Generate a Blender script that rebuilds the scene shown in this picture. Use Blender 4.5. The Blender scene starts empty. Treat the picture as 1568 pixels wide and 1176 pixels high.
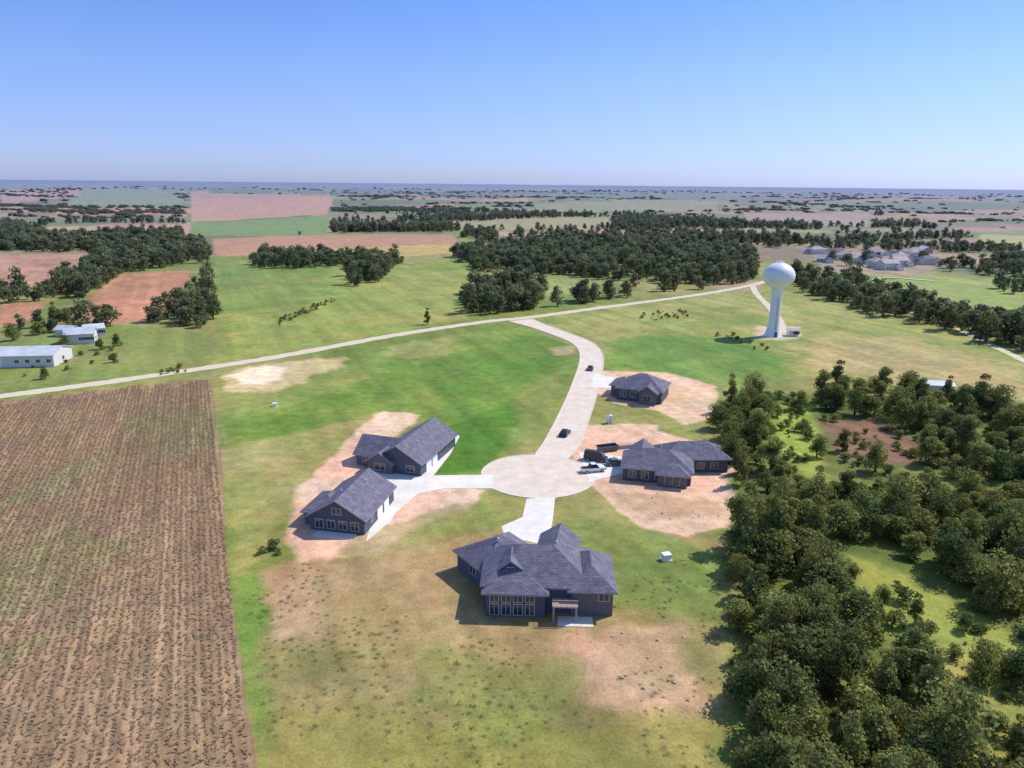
import bpy, math, random
import numpy as np
from mathutils import Matrix, Vector
random.seed(7); rng=np.random.default_rng(7)
scene=bpy.context.scene
# ---------------------------------------------------------------- survey
# The drone hovers 60 m above flat farmland.  g(u,v) is the usual photogrammetric
# homography: it converts a point measured on the 1568-px wide survey photograph into
# metric map coordinates on the ground plane (x east-ish, y ahead, metres).
H=60.0; F=1120.0; PITCH=math.radians(15.33); ROLL=math.radians(0.58)
fw=Vector((0,math.cos(PITCH),-math.sin(PITCH))); r0=Vector((1,0,0)); u0=r0.cross(fw)
rt=r0*math.cos(ROLL)+u0*math.sin(ROLL); up=u0*math.cos(ROLL)-r0*math.sin(ROLL)
def g(u,v,z=0.0):
    d=fw*F+rt*(u-784)-up*(v-588)
    t=(z-H)/d.z
    return (d.x*t,d.y*t)
def G(l): return np.array([g(*p) for p in l])

# ---------------------------------------------------------------- helpers
def C(r,g_,b,k=0.92):
    f=lambda c:((c/255+0.055)/1.055)**2.4 if c>10 else c/255/12.92
    return np.array([f(r)*k,f(g_)*k,f(b)*k])
def _h(xi,yi,s):
    n=(xi.astype(np.int64)*374761393+yi.astype(np.int64)*668265263+s*144269504)&0xffffffff
    n=((n^(n>>13))*1274126177)&0xffffffff
    n=n^(n>>16)
    return (n&0xffffff)/float(0xffffff)
def vnoise(x,y,s=0):
    xi=np.floor(x);yi=np.floor(y);fx=x-xi;fy=y-yi
    fx=fx*fx*(3-2*fx);fy=fy*fy*(3-2*fy)
    a=_h(xi,yi,s);b=_h(xi+1,yi,s);c=_h(xi,yi+1,s);d=_h(xi+1,yi+1,s)
    return (a*(1-fx)+b*fx)*(1-fy)+(c*(1-fx)+d*fx)*fy
def fbm(x,y,scale,o=4,s=0):
    t=0;a=.5;k=1/scale;n=0
    for i in range(o):
        t=t+a*vnoise(x*k+17.3*i,y*k+9.1*i,s+i*31);n+=a;a*=.5;k*=2.03
    return t/n
def sstep(a,b,x):
    t=np.clip((x-a)/(b-a),0,1);return t*t*(3-2*t)
def polysd(x,y,P):
    n=len(P);ins=np.zeros(x.shape,bool);dm=np.full(x.shape,1e18)
    for i in range(n):
        x1,y1=P[i];x2,y2=P[(i+1)%n]
        c=((y1>y)!=(y2>y))
        xx=(x2-x1)*(y-y1)/((y2-y1) if abs(y2-y1)>1e-9 else 1e-9)+x1
        ins^=(c&(x<xx))
        dx,dy=x2-x1,y2-y1;L=dx*dx+dy*dy+1e-12
        t=np.clip(((x-x1)*dx+(y-y1)*dy)/L,0,1)
        dm=np.minimum(dm,(x-x1-t*dx)**2+(y-y1-t*dy)**2)
    d=np.sqrt(dm);return np.where(ins,d,-d)
def terrain(x,y):
    r=np.hypot(x,y)
    a=np.clip((r-340)/2000,0,1)*(1-sstep(9000,30000,r)*.6)
    return a*((fbm(x,y,560,3,5)-.5)*48)

# ---------------------------------------------------------------- materials
HAZE=(0.225,0.245,0.335,1)  # blue-grey of distant air, blended into surface base colours
def newmat(n):
    m=bpy.data.materials.new(n);m.use_nodes=True;nt=m.node_tree
    b=nt.nodes['Principled BSDF'];b.inputs['Specular IOR Level'].default_value=.15
    b.inputs['Roughness'].default_value=.85
    return m,nt,b
def N(nt,t,**k):
    n=nt.nodes.new(t)
    for a,v in k.items(): setattr(n,a,v)
    return n
def mixc(nt,a,b,f,mode='MIX'):
    n=N(nt,'ShaderNodeMix',data_type='RGBA',blend_type=mode)
    for s,v in((n.inputs[6],a),(n.inputs[7],b),(n.inputs[0],f)):
        if hasattr(v,'links'): nt.links.new(v,s)
        elif isinstance(v,(int,float)): s.default_value=v
        else: s.default_value=(*v[:3],1)
    return n.outputs[2]
def mapr(nt,v,a,b,c,d):
    n=N(nt,'ShaderNodeMapRange');nt.links.new(v,n.inputs[0])
    for i,q in enumerate((a,b,c,d)): n.inputs[i+1].default_value=q
    return n.outputs[0]
def pos(nt): return N(nt,'ShaderNodeNewGeometry').outputs['Position']
def noise(nt,vec,scale,detail=3,rough=.6):
    n=N(nt,'ShaderNodeTexNoise');n.inputs['Scale'].default_value=scale
    n.inputs['Detail'].default_value=detail;n.inputs['Roughness'].default_value=rough
    if vec: nt.links.new(vec,n.inputs['Vector'])
    return n.outputs[0]
def math_(nt,op,a,b=None):
    n=N(nt,'ShaderNodeMath',operation=op)
    for i,v in enumerate((a,b)):
        if v is None: continue
        if hasattr(v,'links'): nt.links.new(v,n.inputs[i])
        else: n.inputs[i].default_value=v
    return n.outputs[0]
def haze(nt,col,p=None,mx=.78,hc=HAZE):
    """aerial haze painted into the base colour as a blue-grey tint, a function of map position only"""
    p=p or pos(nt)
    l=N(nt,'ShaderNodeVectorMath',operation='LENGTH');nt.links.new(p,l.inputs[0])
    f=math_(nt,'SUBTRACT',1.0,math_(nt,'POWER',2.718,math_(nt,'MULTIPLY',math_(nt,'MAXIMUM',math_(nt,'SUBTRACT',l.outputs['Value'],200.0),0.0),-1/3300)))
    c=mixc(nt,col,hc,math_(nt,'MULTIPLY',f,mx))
    return mixc(nt,c,(.17,.225,.36),mapr(nt,l.outputs['Value'],3500,14000,0,.85))  # bluer horizon haze, painted onto the farthest surfaces
def simple(n,col,rough=.8,spec=.2,var=.15,scale=1.5,metal=0):
    m,nt,b=newmat(n)
    f=mapr(nt,noise(nt,pos(nt),scale,4),.3,.7,1-var,1+var)
    v=N(nt,'ShaderNodeCombineColor');[nt.links.new(f,v.inputs[i]) for i in range(3)]
    nt.links.new(mixc(nt,col,v.outputs[0],1.0,'MULTIPLY'),b.inputs['Base Color'])
    b.inputs['Roughness'].default_value=rough;b.inputs['Specular IOR Level'].default_value=spec
    b.inputs['Metallic'].default_value=metal
    return m

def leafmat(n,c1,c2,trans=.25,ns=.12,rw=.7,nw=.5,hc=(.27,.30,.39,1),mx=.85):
    m,nt,b=newmat(n)
    at=N(nt,'ShaderNodeAttribute',attribute_name='shade')
    oi=N(nt,'ShaderNodeObjectInfo')
    p=pos(nt)
    f=math_(nt,'ADD',math_(nt,'MULTIPLY',oi.outputs['Random'],rw),math_(nt,'MULTIPLY',math_(nt,'SUBTRACT',noise(nt,p,ns,3),.4),nw*2.5))
    n_=N(nt,'ShaderNodeClamp');nt.links.new(f,n_.inputs[0]);f=n_.outputs[0]
    base=mixc(nt,c1,c2,f)
    col=mixc(nt,base,at.outputs['Color'],1.0,'MULTIPLY')
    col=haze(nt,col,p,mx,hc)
    nt.links.new(col,b.inputs['Base Color'])
    t=N(nt,'ShaderNodeBsdfTranslucent');nt.links.new(col,t.inputs[0])
    mx=N(nt,'ShaderNodeMixShader');mx.inputs[0].default_value=trans
    nt.links.new(b.outputs[0],mx.inputs[1]);nt.links.new(t.outputs[0],mx.inputs[2])
    nt.links.new(mx.outputs[0],nt.nodes['Material Output'].inputs[0])
    return m
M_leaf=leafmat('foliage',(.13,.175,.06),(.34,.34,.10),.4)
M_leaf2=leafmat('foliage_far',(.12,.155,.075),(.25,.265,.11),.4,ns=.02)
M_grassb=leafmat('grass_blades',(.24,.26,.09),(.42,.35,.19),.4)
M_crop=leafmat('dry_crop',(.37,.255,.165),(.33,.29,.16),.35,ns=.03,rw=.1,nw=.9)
M_bark=simple('bark',(.09,.065,.045))

def slab_mat(n,col,joint):
    m,nt,b=newmat(n);p=pos(nt)
    br=N(nt,'ShaderNodeTexBrick');nt.links.new(p,br.inputs['Vector'])
    br.inputs['Scale'].default_value=1;br.offset=0
    br.inputs['Brick Width'].default_value=joint;br.inputs['Row Height'].default_value=joint
    br.inputs['Mortar Size'].default_value=.02
    k=np.array(col)
    br.inputs['Color1'].default_value=(*(k*1.02),1);br.inputs['Color2'].default_value=(*(k*.97),1)
    br.inputs['Mortar'].default_value=(*(k*.8),1)
    f=mapr(nt,noise(nt,p,.3,7,.75),.3,.7,.82,1.12)
    v=N(nt,'ShaderNodeCombineColor');[nt.links.new(f,v.inputs[i]) for i in range(3)]
    nt.links.new(mixc(nt,br.outputs[0],v.outputs[0],1.0,'MULTIPLY'),b.inputs['Base Color'])
    return m
M_street=slab_mat('street_concrete',(.74,.62,.51),4.5)
M_drive=slab_mat('driveway_concrete',(.80,.74,.67),3.0)
M_kerb=simple('kerb_concrete',(.70,.62,.53))
def gravel():
    m,nt,b=newmat('gravel');p=pos(nt)
    c=mixc(nt,(.55,.46,.32),(.78,.68,.52),noise(nt,p,.25,8,.75))
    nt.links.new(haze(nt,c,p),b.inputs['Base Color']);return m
M_gravel=gravel()
def shingle(n,a,b_):
    m,nt,b=newmat(n)
    tc=N(nt,'ShaderNodeTexCoord').outputs['Object']
    br=N(nt,'ShaderNodeTexBrick');nt.links.new(tc,br.inputs['Vector'])
    br.inputs['Scale'].default_value=1;br.inputs['Brick Width'].default_value=.9;br.inputs['Row Height'].default_value=.3
    br.inputs['Mortar Size'].default_value=.03
    br.inputs['Color1'].default_value=(*a,1);br.inputs['Color2'].default_value=(*b_,1);br.inputs['Mortar'].default_value=(a[0]*.5,a[1]*.5,a[2]*.5,1)
    f=mapr(nt,noise(nt,tc,.8,5,.7),.3,.7,.7,1.3)
    v=N(nt,'ShaderNodeCombineColor');[nt.links.new(f,v.inputs[i]) for i in range(3)]
    nt.links.new(mixc(nt,br.outputs[0],v.outputs[0],1.0,'MULTIPLY'),b.inputs['Base Color'])
    b.inputs['Roughness'].default_value=.75
    return m
M_roof=shingle('slate_grey_shingles',(.15,.14,.195),(.215,.20,.255))
M_roof2=shingle('brown_grey_shingles',(.42,.36,.38),(.52,.46,.48))
def siding(n,col):
    m,nt,b=newmat(n);tc=N(nt,'ShaderNodeTexCoord').outputs['Object']
    w=N(nt,'ShaderNodeTexWave',wave_type='BANDS',bands_direction='Z',wave_profile='SAW');nt.links.new(tc,w.inputs[0]);w.inputs['Scale'].default_value=1.6
    k=np.array(col);c=mixc(nt,tuple(k*.75),tuple(k),mapr(nt,w.outputs[1],0,.2,0,1))
    nt.links.new(c,b.inputs['Base Color']);return m
M_sid=siding('dark_siding',(.10,.115,.15));M_sid2=siding('tan_siding',(.42,.34,.29));M_sid3=siding('white_siding',(.68,.66,.64))
M_stone=simple('stone_veneer',(.15,.15,.17),var=.4,scale=4)
M_rock=simple('field_stone',(.45,.38,.30),var=.3,scale=3)
M_trim=simple('white_trim',(.6,.61,.63),.5,.3,.05)
M_fascia=simple('grey_fascia',(.28,.28,.31),.5,.3,.05)
M_glass=simple('window_glass',(.03,.04,.06),.08,.8,.05)
M_white=simple('white_paint',(.80,.82,.85),.45,.4,.06,.4)
M_metalroof=simple('metal_roof',(.55,.58,.62),.4,.4,.18,.3)
M_tyre=simple('tyre_rubber',(.02,.02,.02))
paints=[simple('car_paint_'+n,c,.3,.5,.03) for n,c in(('black',(.02,.02,.025)),('white',(.75,.75,.75)),('grey',(.12,.13,.15)),('red',(.3,.03,.03)))]

# ---------------------------------------------------------------- mesh builder
def link(o,parent=None):
    scene.collection.objects.link(o)
    if parent: o.parent=parent
    return o
def empty(name,x=0,y=0,z=0,rot=0):
    o=bpy.data.objects.new(name,None);link(o);o.location=(x,y,z);o.rotation_euler=(0,0,rot);o.empty_display_size=.5;return o
class MB:
    def __init__(s): s.v=[];s.f=[];s.m=[]
    def add(s,vs,fs,mat=0,xf=None):
        b=len(s.v)
        for p in vs:
            p=Vector(p); s.v.append(tuple(xf@p) if xf else tuple(p))
        for q in fs: s.f.append([b+i for i in q]);s.m.append(mat)
    def box(s,c,d,mat=0,xf=None):
        x,y,z=c;a,b,h=d[0]/2,d[1]/2,d[2]/2
        vs=[(x+i*a,y+j*b,z+k*h) for k in(-1,1) for i,j in((-1,-1),(1,-1),(1,1),(-1,1))]
        s.add(vs,[(3,2,1,0),(4,5,6,7),(0,1,5,4),(1,2,6,5),(2,3,7,6),(3,0,4,7)],mat,xf)
    def cyl(s,c,r,h,axis='z',n=14,mat=0,r2=None,xf=None):
        r2=r if r2 is None else r2;vs=[]
        for k,rr in((-.5,r),(.5,r2)):
            for i in range(n):
                a=2*math.pi*i/n;p=(rr*math.cos(a),rr*math.sin(a),k*h)
                if axis=='y': p=(p[0],p[2],p[1])
                vs.append((c[0]+p[0],c[1]+p[1],c[2]+p[2]))
        fs=[(i,(i+1)%n,n+(i+1)%n,n+i) for i in range(n)]+[tuple(range(n))[::-1],tuple(range(n,2*n))]
        s.add(vs,fs,mat,xf)
    def mesh(s,name,mats):
        me=bpy.data.meshes.new(name);me.from_pydata(s.v,[],s.f)
        for m in mats: me.materials.append(m)
        me.polygons.foreach_set('material_index',s.m);me.update();return me
    def obj(s,name,mats,parent=None):
        return link(bpy.data.objects.new(name,s.mesh(name,mats)),parent)

# ---------------------------------------------------------------- ground
CLEAR=[[(292,294),(515,302),(500,330),(292,335)],[(50,345),(290,340),(290,356),(90,360)],[(292,336),(505,332),(500,361),(292,362)],
  [(325,366),(500,362),(690,362),(705,376),(700,390),(640,396),(330,396)],[(0,388),(135,388),(92,432),(0,442)],[(130,293),(260,293),(285,316),(100,318)],
  [(330,398),(770,398),(700,490),(330,500)],[(1335,432),(1420,418),(1568,428),(1568,492),(1450,470)],[(1010,352),(1120,354),(1180,368),(1010,370)],[(1235,372),(1440,372),(1440,430),(1250,425)],
  [(700,340),(930,335),(930,350),(700,356)],[(1500,352),(1640,358),(1640,380),(1500,374)],[(820,312),(1100,310),(1100,326),(820,326)],[(1140,330),(1330,330),(1330,345),(1140,345)]]
def build_ground():
    th=np.concatenate([np.linspace(-180,-60,30)[:-1],np.linspace(-60,-46,30)[:-1],np.linspace(-46,46,1150)[:-1],np.linspace(46,60,30)[:-1],np.linspace(60,180,30)[:-1]])
    th=np.radians(th)
    dep=np.concatenate([np.linspace(86,46,40)[:-1],np.linspace(46,.5,690)])
    r=H/np.tan(np.radians(dep));r=np.concatenate([r,np.geomspace(r[-1],45000,40)[1:]])
    R,T=np.meshgrid(r,th,indexing='ij');x=(R*np.sin(T)).ravel();y=(R*np.cos(T)).ravel();nr,nt_=R.shape
    x=np.append(x,0.);y=np.append(y,0.)
    rr=np.hypot(x,y);z=terrain(x,y)
    kind=np.zeros(len(x))
    f1=fbm(x,y,45,4,1);f2=fbm(x,y,9,4,2)
    f4=fbm(x,y,3,3,4);f5=fbm(x,y,22,4,41)
    col=np.zeros((len(x),3));A=lambda c:np.array(c)[None,:]
    m=sstep(.35,.65,f1)[:,None];col=A(C(120,138,66))*(1-m)+A(C(150,150,88))*m
    # ---- far patchwork
    dx,dy=-.396,.918
    for size,ra,rb,sd in((230,620,700,1),(420,1500,1700,2),(1100,3200,3600,3)):
        a=x*dx+y*dy;b=x*dy-y*dx
        a=a+(fbm(x,y,size*2,2,60+sd)-.5)*size*.5;b=b+(fbm(x,y,size*2,2,70+sd)-.5)*size*.5
        bi=np.floor(a/(size*.55));off=_h(bi,bi*0,sd)*size
        ci=np.floor((b+off)/(size*1.6));hh=_h(ci,bi,sd+9)
        pal=[C(200,152,128),C(142,156,88),C(120,140,72),C(172,162,112),C(104,122,68),C(192,158,124),C(134,144,80),C(150,142,108),C(180,152,118),C(98,114,70)]
        pc=np.array(pal)[np.minimum((hh*len(pal)).astype(int),len(pal)-1)]
        right=sstep(.0,.5,x/(y+1e-6))[:,None]*(y>0)[:,None]
        pc=pc*(1-.35*right)+A(C(112,116,92))*.35*right
        # mottling from scattered copses and scrub
        mo=sstep(.46,.56,fbm(x,y,size*.35,4,80+sd))[:,None]*.5
        pc=pc*(1-mo)+A(C(84,98,76))*mo
        w=sstep(ra,rb,rr)[:,None];col=col*(1-w)+pc*w
    def paint(px,c,soft=1.2,amp=3.,mixn=0.,k=0,op=1.0,c2=None):
        P=G(px)
        d0=np.hypot(P[:,0],P[:,1]).mean();sc=max(.5,d0/150)
        mg=(soft+amp)*sc*1.5
        idx=np.where((x>P[:,0].min()-mg)&(x<P[:,0].max()+mg)&(y>P[:,1].min()-mg)&(y<P[:,1].max()+mg))[0]
        if len(idx)==0:return
        sd=polysd(x[idx],y[idx],P)+(f2[idx]-.5)*2*amp*sc+(f4[idx]-.5)*amp*.8*sc
        w=sstep(-soft*sc,soft*sc,sd)
        kind[idx]=kind[idx]*(1-w)+k*w
        w=w*op
        if mixn>0: w=w*sstep(.5-mixn,.5+mixn*.3,f2[idx]*.6+f4[idx]*.4+.1)
        cc=A(np.array(c))
        if c2 is not None:
            q=sstep(.3,.7,f1[idx]*.5+f2[idx]*.5)[:,None];cc=cc*(1-q)+A(np.array(c2))*q
        col[idx]=col[idx]*(1-w[:,None])+cc*w[:,None]
    # ---- back fields
    paint([(0,291),(130,291),(130,305),(0,312)],C(180,145,130),.3,.3)
    paint([(130,291),(290,291),(285,318),(100,318)],C(130,150,105),.3,.3)
    paint([(292,294),(515,302),(500,330),(292,335)],C(198,154,132),.2,.2,c2=C(188,152,122))
    paint([(50,345),(290,340),(290,356),(90,360)],C(190,155,125),.3,.5)
    paint([(292,336),(505,332),(500,361),(292,362)],C(124,150,84),.3,.4)
    paint([(325,366),(500,362),(690,362),(705,376),(640,390),(330,392)],C(188,144,114),.3,.4,c2=C(176,142,108))
    paint([(440,384),(690,376),(700,388),(600,396),(420,394)],C(188,168,98),.3,.6)
    paint([(330,400),(540,396),(765,400),(745,430),(705,480),(660,498),(430,540),(330,556)],C(128,150,68),1,1,c2=C(146,158,82))
    paint([(540,440),(765,400),(700,490),(560,520),(340,552),(420,500)],C(154,162,84),2,2,op=.6)
    paint([(330,405),(520,405),(430,470),(335,480)],C(116,142,66),2,2,op=.7)
    paint([(0,388),(135,388),(92,432),(0,442)],C(172,132,106),.4,.5,c2=C(184,146,118))
    paint([(128,462),(185,420),(292,414),(283,460),(232,492),(75,500)],C(176,128,96),.4,.5,c2=C(186,142,108))
    paint([(0,466),(75,462),(42,492),(0,502)],C(184,134,102),.4,.5)
    paint([(0,500),(60,495),(200,500),(330,510),(320,570),(0,598)],C(142,154,86),2,3,c2=C(126,142,74))
    paint([(840,425),(930,430),(870,450),(835,452)],C(155,168,100),1,1)
    paint([(1335,432),(1420,418),(1568,428),(1568,492),(1450,470)],C(144,162,84),.6,1)
    paint([(1500,355),(1640,360),(1640,378),(1500,372)],C(170,170,105),.4,.5)
    paint([(1010,350),(1120,352),(1180,372),(1010,372)],C(168,156,114),.4,.5)
    paint([(700,340),(930,335),(930,350),(700,356)],C(160,158,108),.4,.5)
    paint([(820,312),(1100,310),(1100,326),(820,326)],C(145,150,108),.4,.5)
    paint([(1140,330),(1330,330),(1330,345),(1140,345)],C(165,148,128),.4,.5)
    paint([(1240,382),(1430,382),(1430,418),(1260,415)],C(160,148,120),.6,1)
    # right meadow
    paint([(800,485),(1080,452),(1170,440),(1300,465),(1450,500),(1568,540),(1568,612),(1420,590),(1240,575),(1100,600),(925,570),(900,520)],C(138,153,76),2,3,c2=C(158,160,94))
    paint([(930,525),(1010,512),(1120,520),(1215,545),(1200,580),(1100,592),(940,562)],C(104,140,62),2,4,c2=C(120,150,70))
    paint([(1215,520),(1400,520),(1568,570),(1568,605),(1350,585),(1230,560)],C(176,164,110),2,5,op=.85)
    paint([(880,490),(1080,456),(1160,450),(1000,490),(920,510)],C(160,162,96),2,4,op=.7)
    paint([(1170,450),(1215,455),(1220,505),(1165,510)],C(154,164,90),1,2)
    # ---- central green
    paint([(335,640),(520,560),(640,515),(770,494),(870,525),(885,560),(860,640),(820,680),(740,722),(665,728),(690,655),(590,632),(345,692)],C(106,140,58),2,3,c2=C(130,150,70))
    paint([(640,560),(800,515),(865,545),(840,620),(790,680),(740,700),(700,650)],C(96,136,54),2,4,op=.75)
    paint([(680,655),(820,600),(840,625),(770,690),(735,722),(664,728)],C(90,132,48),1,2)
    paint([(800,600),(868,560),(835,668),(800,690),(770,700)],C(142,148,84),2,3,op=.6)
    paint([(345,600),(520,560),(640,520),(560,580),(345,650)],C(140,152,84),2,4,op=.7)
    paint([(600,530),(690,515),(660,550),(610,555)],C(174,165,110),3,4,op=.6)
    # side lawn left of houses
    paint([(335,690),(590,632),(470,740),(430,830),(380,880),(400,1200),(385,1200),(350,900)],C(144,152,84),2,3,c2=C(166,158,102))
    paint([(355,880),(420,880),(420,980),(500,1060),(640,1200),(400,1260),(375,1100)],C(120,148,66),2,3,op=.85)
    # foreground dry grass
    paint([(400,870),(640,820),(900,800),(1130,830),(1115,1000),(1110,1300),(420,1300),(400,1000)],C(144,136,84),3,5,c2=C(164,148,100))
    paint([(400,880),(520,850),(700,840),(690,960),(520,990),(430,980)],C(178,152,110),3,6,op=.9,c2=C(162,142,98))
    paint([(405,890),(490,880),(480,970),(430,975)],C(202,164,132),3,4,op=.85)
    paint([(870,950),(1060,950),(1060,1080),(900,1090),(860,1010)],C(194,160,130),4,7,op=.85,mixn=.4)
    paint([(850,800),(950,800),(1110,850),(1110,960),(1050,950),(940,930)],C(120,142,68),3,4,op=.8)
    paint([(640,1000),(860,1010),(900,1100),(780,1150),(640,1080)],C(126,136,72),4,8,op=.7)
    paint([(420,1080),(700,1090),(1100,1110),(1110,1300),(400,1300)],C(146,144,74),4,8,op=.75)
    paint([(560,790),(740,765),(800,800),(700,820),(600,830)],C(132,146,74),2,3,op=.8)
    # ---- bare soil
    dirt=C(234,202,174);dirt2=C(216,184,152)
    paint([(588,630),(645,636),(560,715),(600,745),(700,742),(745,750),(720,776),(640,805),(560,855),(465,858),(430,818),(462,745),(525,675)],dirt2,1,2,c2=dirt,op=.95)
    paint([(510,850),(560,815),(700,770),(740,770),(640,830),(560,860)],C(150,146,90),1,1.5,op=.7)
    paint([(880,668),(950,650),(1010,660),(1105,686),(1140,736),(1152,800),(1050,820),(980,806),(935,772),(900,740),(875,710)],dirt,.6,1,c2=dirt2)
    paint([(912,568),(1020,570),(1098,592),(1092,640),(1050,650),(1010,630),(940,618),(900,592)],dirt,.6,1,c2=dirt2)
    paint([(880,652),(1005,652),(1010,684),(880,692)],dirt2,.6,1.5)
    paint([(940,755),(1100,770),(1110,790),(1000,795)],C(196,160,124),1,2.5,op=.7,mixn=.3)
    paint([(340,578),(380,560),(430,556),(530,545),(520,562),(450,590),(410,604),(350,596)],C(206,184,140),1,2.5,op=.9)
    paint([(355,575),(400,560),(440,562),(430,582),(380,588)],C(240,218,188),1,1.5)
    paint([(840,532),(880,530),(880,545),(850,545)],C(200,180,140),1,1,op=.8)
    paint([(1160,500),(1225,500),(1225,520),(1160,522)],C(205,195,165),.6,1,op=.8)
    paint([(1085,430),(1165,430),(1165,445),(1095,448)],C(160,150,115),.8,1)
    # ground under the right wood, brown meadow and clearings
    paint([(1120,600),(1600,620),(1750,1400),(1110,1400),(1120,850)],C(92,108,52),2,3,c2=C(114,126,62))
    paint([(1170,615),(1240,620),(1262,690),(1260,740),(1215,720),(1170,660)],C(148,168,76),1.5,2)
    paint([(1255,640),(1330,640),(1420,690),(1400,715),(1290,705)],C(124,104,80),2,3)
    paint([(1285,840),(1400,890),(1520,950),(1568,985),(1640,1050),(1440,1000),(1310,950)],C(160,160,76),2,3,c2=C(138,150,72))
    paint([(1440,990),(1600,1020),(1700,1300),(1440,1300),(1470,1080)],C(136,148,74),2,4,c2=C(156,154,84))
    # ---- crop field
    paint([(-700,700),(0,614),(322,580),(335,660),(345,800),(353,900),(368,1010),(400,1200),(420,1330),(-900,1330)],C(166,136,108),.3,.5,k=1,c2=C(152,130,98))
    for st in ([(-60,790),(60,735),(160,690),(240,650),(250,662),(160,712),(50,765),(-60,815)],[(-60,1020),(60,970),(130,935),(135,950),(60,995),(-60,1050)],[(180,640),(320,620),(335,680),(250,700)],[(-60,860),(120,800),(200,840),(60,930),(-60,960)]):
        paint(st,C(142,140,96),1.5,2.5,k=1,op=.65)
    # streaks along the mowing direction on grassland, dry and lush patches
    s=fbm((x*dy-y*dx)/4.,(x*dx+y*dy)/60.,1,3,90)
    nearw=(1-sstep(500,900,rr))
    col*=(1+(s-.5)*.5*nearw)[:,None]
    col*=(1+(f2-.5)*.4)[:,None]
    dry=(sstep(.5,.68,f5)*.45*nearw*(1-kind))[:,None]
    col=col*(1-dry)+col*np.array([[1.38,1.1,1.25]])*dry
    lush=(sstep(.5,.34,f5)*.0+sstep(.0,.16,.46-f5)*.4*nearw*(1-kind))[:,None]
    col=col*(1-lush)+col*np.array([[.78,.92,.74]])*lush
    me=bpy.data.meshes.new('ground')
    n=len(x);co=np.stack([x,y,z],1).astype(np.float32)
    i,j=np.meshgrid(np.arange(nr-1),np.arange(nt_),indexing='ij');j2=(j+1)%nt_
    q=np.stack([i*nt_+j,i*nt_+j2,(i+1)*nt_+j2,(i+1)*nt_+j],-1).reshape(-1,4)[:,::-1]
    jj=np.arange(nt_);tri=np.stack([jj,(jj+1)%nt_,np.full(nt_,n-1)],1)
    nq,ntr=len(q),len(tri)
    me.vertices.add(n);me.vertices.foreach_set('co',co.ravel())
    me.loops.add(nq*4+ntr*3);me.loops.foreach_set('vertex_index',np.concatenate([q.ravel(),tri.ravel()]).astype(np.int32))
    me.polygons.add(nq+ntr);me.polygons.foreach_set('loop_start',np.concatenate([np.arange(nq)*4,nq*4+np.arange(ntr)*3]).astype(np.int32))
    me.update(calc_edges=True);me.validate()
    at=me.color_attributes.new('Col','FLOAT_COLOR','POINT')
    at.data.foreach_set('color',np.concatenate([np.clip(col,0,1),np.ones((n,1))],1).astype(np.float32).ravel())
    k=me.attributes.new('kind','FLOAT','POINT');k.data.foreach_set('value',kind.astype(np.float32))
    m,nt,b=newmat('farmland');p=pos(nt)
    a=N(nt,'ShaderNodeAttribute',attribute_name='Col').outputs['Color']
    n1=noise(nt,p,.35,5,.7);n2=noise(nt,p,2.2,4,.7);n3=noise(nt,p,.06,3)
    f=math_(nt,'MULTIPLY',mapr(nt,n1,.3,.7,.72,1.25),mapr(nt,n2,.3,.7,.78,1.22))
    # crop rows
    mp=N(nt,'ShaderNodeMapping');mp.vector_type='TEXTURE';mp.inputs['Rotation'].default_value=(0,0,math.radians(23.3))
    nt.links.new(p,mp.inputs[0])
    mp2=N(nt,'ShaderNodeMapping');mp2.inputs['Scale'].default_value=(.9,.045,1);nt.links.new(mp.outputs[0],mp2.inputs[0])
    rn=noise(nt,mp2.outputs[0],1,3,.6)
    kd=N(nt,'ShaderNodeAttribute',attribute_name='kind').outputs['Fac']
    rf=mapr(nt,rn,.3,.7,.62,1.35)
    rf=math_(nt,'ADD',1.0,math_(nt,'MULTIPLY',math_(nt,'SUBTRACT',rf,1.0),kd))
    f=math_(nt,'MULTIPLY',f,rf)
    v=N(nt,'ShaderNodeCombineColor');[nt.links.new(f,v.inputs[i_]) for i_ in range(3)]
    c=mixc(nt,a,v.outputs[0],1.0,'MULTIPLY')
    c=mixc(nt,c,mixc(nt,c,(1.25,1.0,.9),1.0,'MULTIPLY'),mapr(nt,n3,.35,.65,0,.6))
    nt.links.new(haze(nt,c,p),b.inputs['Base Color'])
    bp=N(nt,'ShaderNodeBump');bp.inputs['Strength'].default_value=.5;bp.inputs['Distance'].default_value=.2
    nt.links.new(n2,bp.inputs['Height']);nt.links.new(bp.outputs[0],b.inputs['Normal'])
    me.materials.append(m)
    me.polygons.foreach_set('use_smooth',np.ones(nq+ntr,bool))
    link(bpy.data.objects.new('ground',me))
build_ground()

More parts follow.
